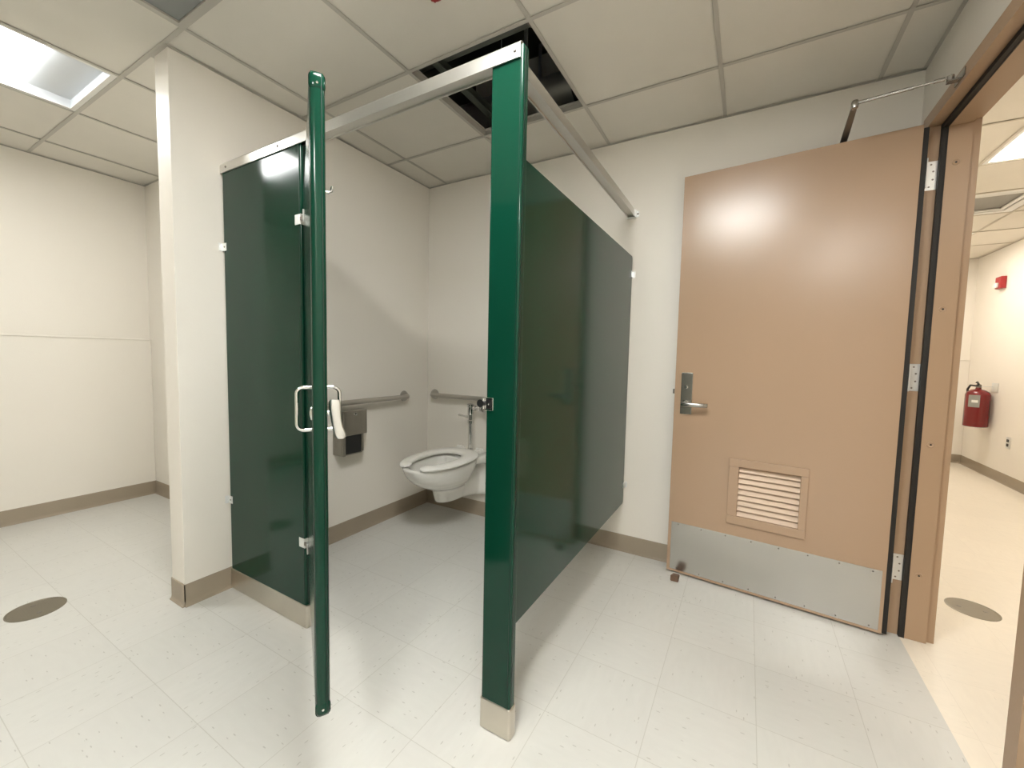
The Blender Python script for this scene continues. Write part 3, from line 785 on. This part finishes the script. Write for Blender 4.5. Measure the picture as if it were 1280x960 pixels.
for s in (-1, 1):
    b = MB(); box(b, TX + s * .085 - .028, TX + s * .085 + .028, -.106, -.040, .441, .466, .006, 2)
    tube(b, [(TX + s * .085 - .026, -.070, .466), (TX + s * .085 + .026, -.070, .466)], .010, 14)
    obj('seat_hinge', b, M['seat'], toi, True)
for s in (-1, 1):
    b = MB(); lathe(b, [(0, 0), (.021, 0), (.021, .012), (.015, .022), (0, .025)], (TX + s * .128, -.024, .222), (0, -1, 0), 18); obj('bolt_cap', b, M['chrome'], toi, True)

for o in toi.children: o.data.transform(Matrix.Translation((0, 0, TZ)))

# ------------------------------------------------------------------ flush valve
FXv, FYv = .470, -.078
t = thing('flush_valve', 'chrome flush valve and pipe rising behind the toilet bowl', 'flush valve', (FXv, FYv, .44))
b = MB(); tube(b, [(FXv, FYv, .4825), (FXv, FYv, .700)], .0155, 18); lathe(b, [(0, 0), (.026, 0), (.026, .006), (.0195, .010), (.0195, .026), (0, .026)], (FXv, FYv, .4825), n=20)
obj('pipe', b, M['chrome'], t, True)
b = MB(); lathe(b, [(0, 0), (.021, 0), (.021, .020), (.0175, .024), (.0175, .062), (.022, .066), (.024, .086), (.024, .118), (.028, .122), (.028, .134), (.018, .140), (0, .141)], (FXv, FYv, .690), n=22)
obj('valve_body', b, M['chrome'], t, True)
b = MB(); tube(b, [(FXv, FYv, .800), (FXv + .115, FYv, .800)], .0125, 16)
for x0_ in (.028, .07, .10): lathe(b, [(0, 0), (.020, 0), (.020, .014), (0, .014)], (FXv + x0_, FYv, .800), (1, 0, 0), 6 if x0_ == .07 else 20)
lathe(b, [(0, 0), (.020, 0), (.020, .04), (.012, .046), (0, .046)], (FXv + .125, FYv - .025, .800), (0, 1, 0), 20)
tube(b, [(FXv + .125, FYv, .800), (FXv + .125, -.014, .800)], .012, 16); lathe(b, [(0, 0), (.032, 0), (.030, .008), (.014, .012), (0, .012)], (FXv + .125, -.0005, .800), (0, -1, 0), 24)
obj('supply_stop', b, M['chrome'], t, True)
b = MB(); tube(b, [(FXv, FYv, .735), (FXv - .030, FYv - .004, .735), (FXv - .052, FYv - .006, .737), (FXv - .098, FYv - .010, .742)], [.014, .012, .007, .0085], 14); obj('flush_handle', b, M['chrome'], t, True)

# ------------------------------------------------------------------ floor cleanout covers
def cover(x, y, label, group=None):
    t = thing('floor_cover', label, 'floor drain', (x, y, 0))
    b = MB(); lathe(b, [(0, 0), (.094, 0), (.094, .0015), (.088, .0025), (.086, .0012), (0, .0012)], (x, y, 0), n=40); p = obj('plate', b, M['drain'], t)
    for s in (-1, 1):
        b = MB(); lathe(b, [(0, 0), (.009, 0), (.008, .0012), (0, .0012)], (x + s * .045, y, .0013), n=14)
        obj('screw', b, M['darkmetal'], p)
cover(-.530, -1.983, 'round metal floor cover on the left floor near the short wall')
cover(3.175, .310, 'round metal floor cover in the corridor beyond the doorway')

# ------------------------------------------------------------------ corridor things
EX, EY = 4.352, 3.90
t = thing('fire_extinguisher', 'red fire extinguisher hanging on the corridor wall', 'fire extinguisher', (EX, EY, .51))
b = MB(); lathe(b, [(0, 0), (.088, 0), (.096, .006), (.096, .345), (.086, .375), (.055, .398), (.024, .408), (.020, .425), (0, .425)], (EX, EY, .520), n=36); bd = obj('cylinder', b, M['red'], t, True)
b = MB()
for rr_, z0_, z1_, a0, a1 in ((.0975, .735, .865, 210, 262),):
    pts = []
    A = [b.verts.new((EX + rr_ * math.cos(math.radians(a0 + (a1 - a0) * i / 10)), EY + rr_ * math.sin(math.radians(a0 + (a1 - a0) * i / 10)), z0_)) for i in range(11)]
    B = [b.verts.new((v.co.x, v.co.y, z1_)) for v in A]
    for i in range(10): b.faces.new((A[i], A[i + 1], B[i + 1], B[i]))
lb = obj('label_plate', b, M['label'], t)
b = MB(); A = [b.verts.new((EX + .0983 * math.cos(math.radians(226 + 28 * i / 6)), EY + .0983 * math.sin(math.radians(226 + 28 * i / 6)), .785)) for i in range(7)]; B = [b.verts.new((v.co.x, v.co.y, .812)) for v in A]
for i in range(6): b.faces.new((A[i], A[i + 1], B[i + 1], B[i]))
obj('label_patch', b, M['white'], lb)
b = MB(); lathe(b, [(0, 0), (.022, 0), (.022, .03), (.014, .036), (0, .036)], (EX, EY, .944), n=18); obj('valve', b, M['darkmetal'], t, True)
b = MB(); tube(b, [(EX, EY, .975), (EX - .03, EY - .05, 1.005), (EX - .05, EY - .085, 1.0)], [.010, .009, .006], 10); tube(b, [(EX, EY, .968), (EX - .035, EY - .055, .966)], .008, 10); obj('squeeze_handle', b, M['black'], t, True)
b = MB(); tube(b, [(EX, EY, .960), (EX - .04, EY + .07, .965), (EX - .05, EY + .10, .92), (EX - .045, EY + .105, .80), (EX - .03, EY + .10, .64)], .010, 12); obj('hose', b, M['black'], t, True)
b = MB(); box(b, XE - .004, XE - .0005, EY - .11, EY + .02, .90, 1.0, .001, 1); box(b, XE - .10, XE - .004, EY - .012, EY + .012, .955, .96); obj('wall_bracket', b, M['zinc'], t)

t = thing('alarm_strobe', 'red fire alarm strobe high on the corridor wall', 'fire alarm', (XE, 3.88, 2.05))
b = MB(); box(b, XE - .045, XE - .0005, 3.83, 3.95, 1.995, 2.120, .008, 2); bd = obj('case', b, M['redp'], t)
b = MB(); box(b, XE - .070, XE - .045, 3.865, 3.925, 2.005, 2.055, .006, 2); obj('strobe_lens', b, M['white'], bd)
t = thing('wall_outlet', 'steel double wall outlet low on the corridor wall', 'outlet', (XE, 3.50, .42))
b = MB(); box(b, XE - .006, XE - .0005, 3.465, 3.535, .362, .477, .002, 1); bd = obj('face_plate', b, M['zinc'], t)
for z in (.398, .441):
    b = MB(); box(b, XE - .009, XE - .006, 3.484, 3.516, z - .014, z + .014, .004, 2); obj('socket', b, M['black'], bd)

# ------------------------------------------------------------------ camera
cd = bpy.data.cameras.new('camera'); cam = bpy.data.objects.new('camera', cd); COL.objects.link(cam)
yaw, pit, rl = 0.5194375456827837, -0.0664422000629857, 0.02128032462282845
F = Vector((-math.sin(yaw) * math.cos(pit), math.cos(yaw) * math.cos(pit), math.sin(pit)))
r = F.cross(Vector((0, 0, 1))).normalized(); u = r.cross(F)
r2 = r * math.cos(rl) + u * math.sin(rl); u2 = u * math.cos(rl) - r * math.sin(rl)
m = Matrix((r2, u2, -F)).transposed().to_4x4(); m.translation = Vector((2.17401644, -2.47064983, 1.17172354))
cam.matrix_world = m
cd.sensor_fit = 'HORIZONTAL'; cd.sensor_width = 36.; cd.lens = 36. * 514.128 / 1280.; cd.clip_start = .02; cd.clip_end = 50
SC.camera = cam

# ------------------------------------------------------------------ world / view
w = bpy.data.worlds.new('world'); SC.world = w; w.use_nodes = True
w.node_tree.nodes['Background'].inputs['Color'].default_value = (.02, .02, .02, 1)
vs = SC.view_settings; vs.view_transform = 'Standard'; vs.look = 'None'; vs.gamma = 1.; vs.exposure = .58; vs.use_curve_mapping = False
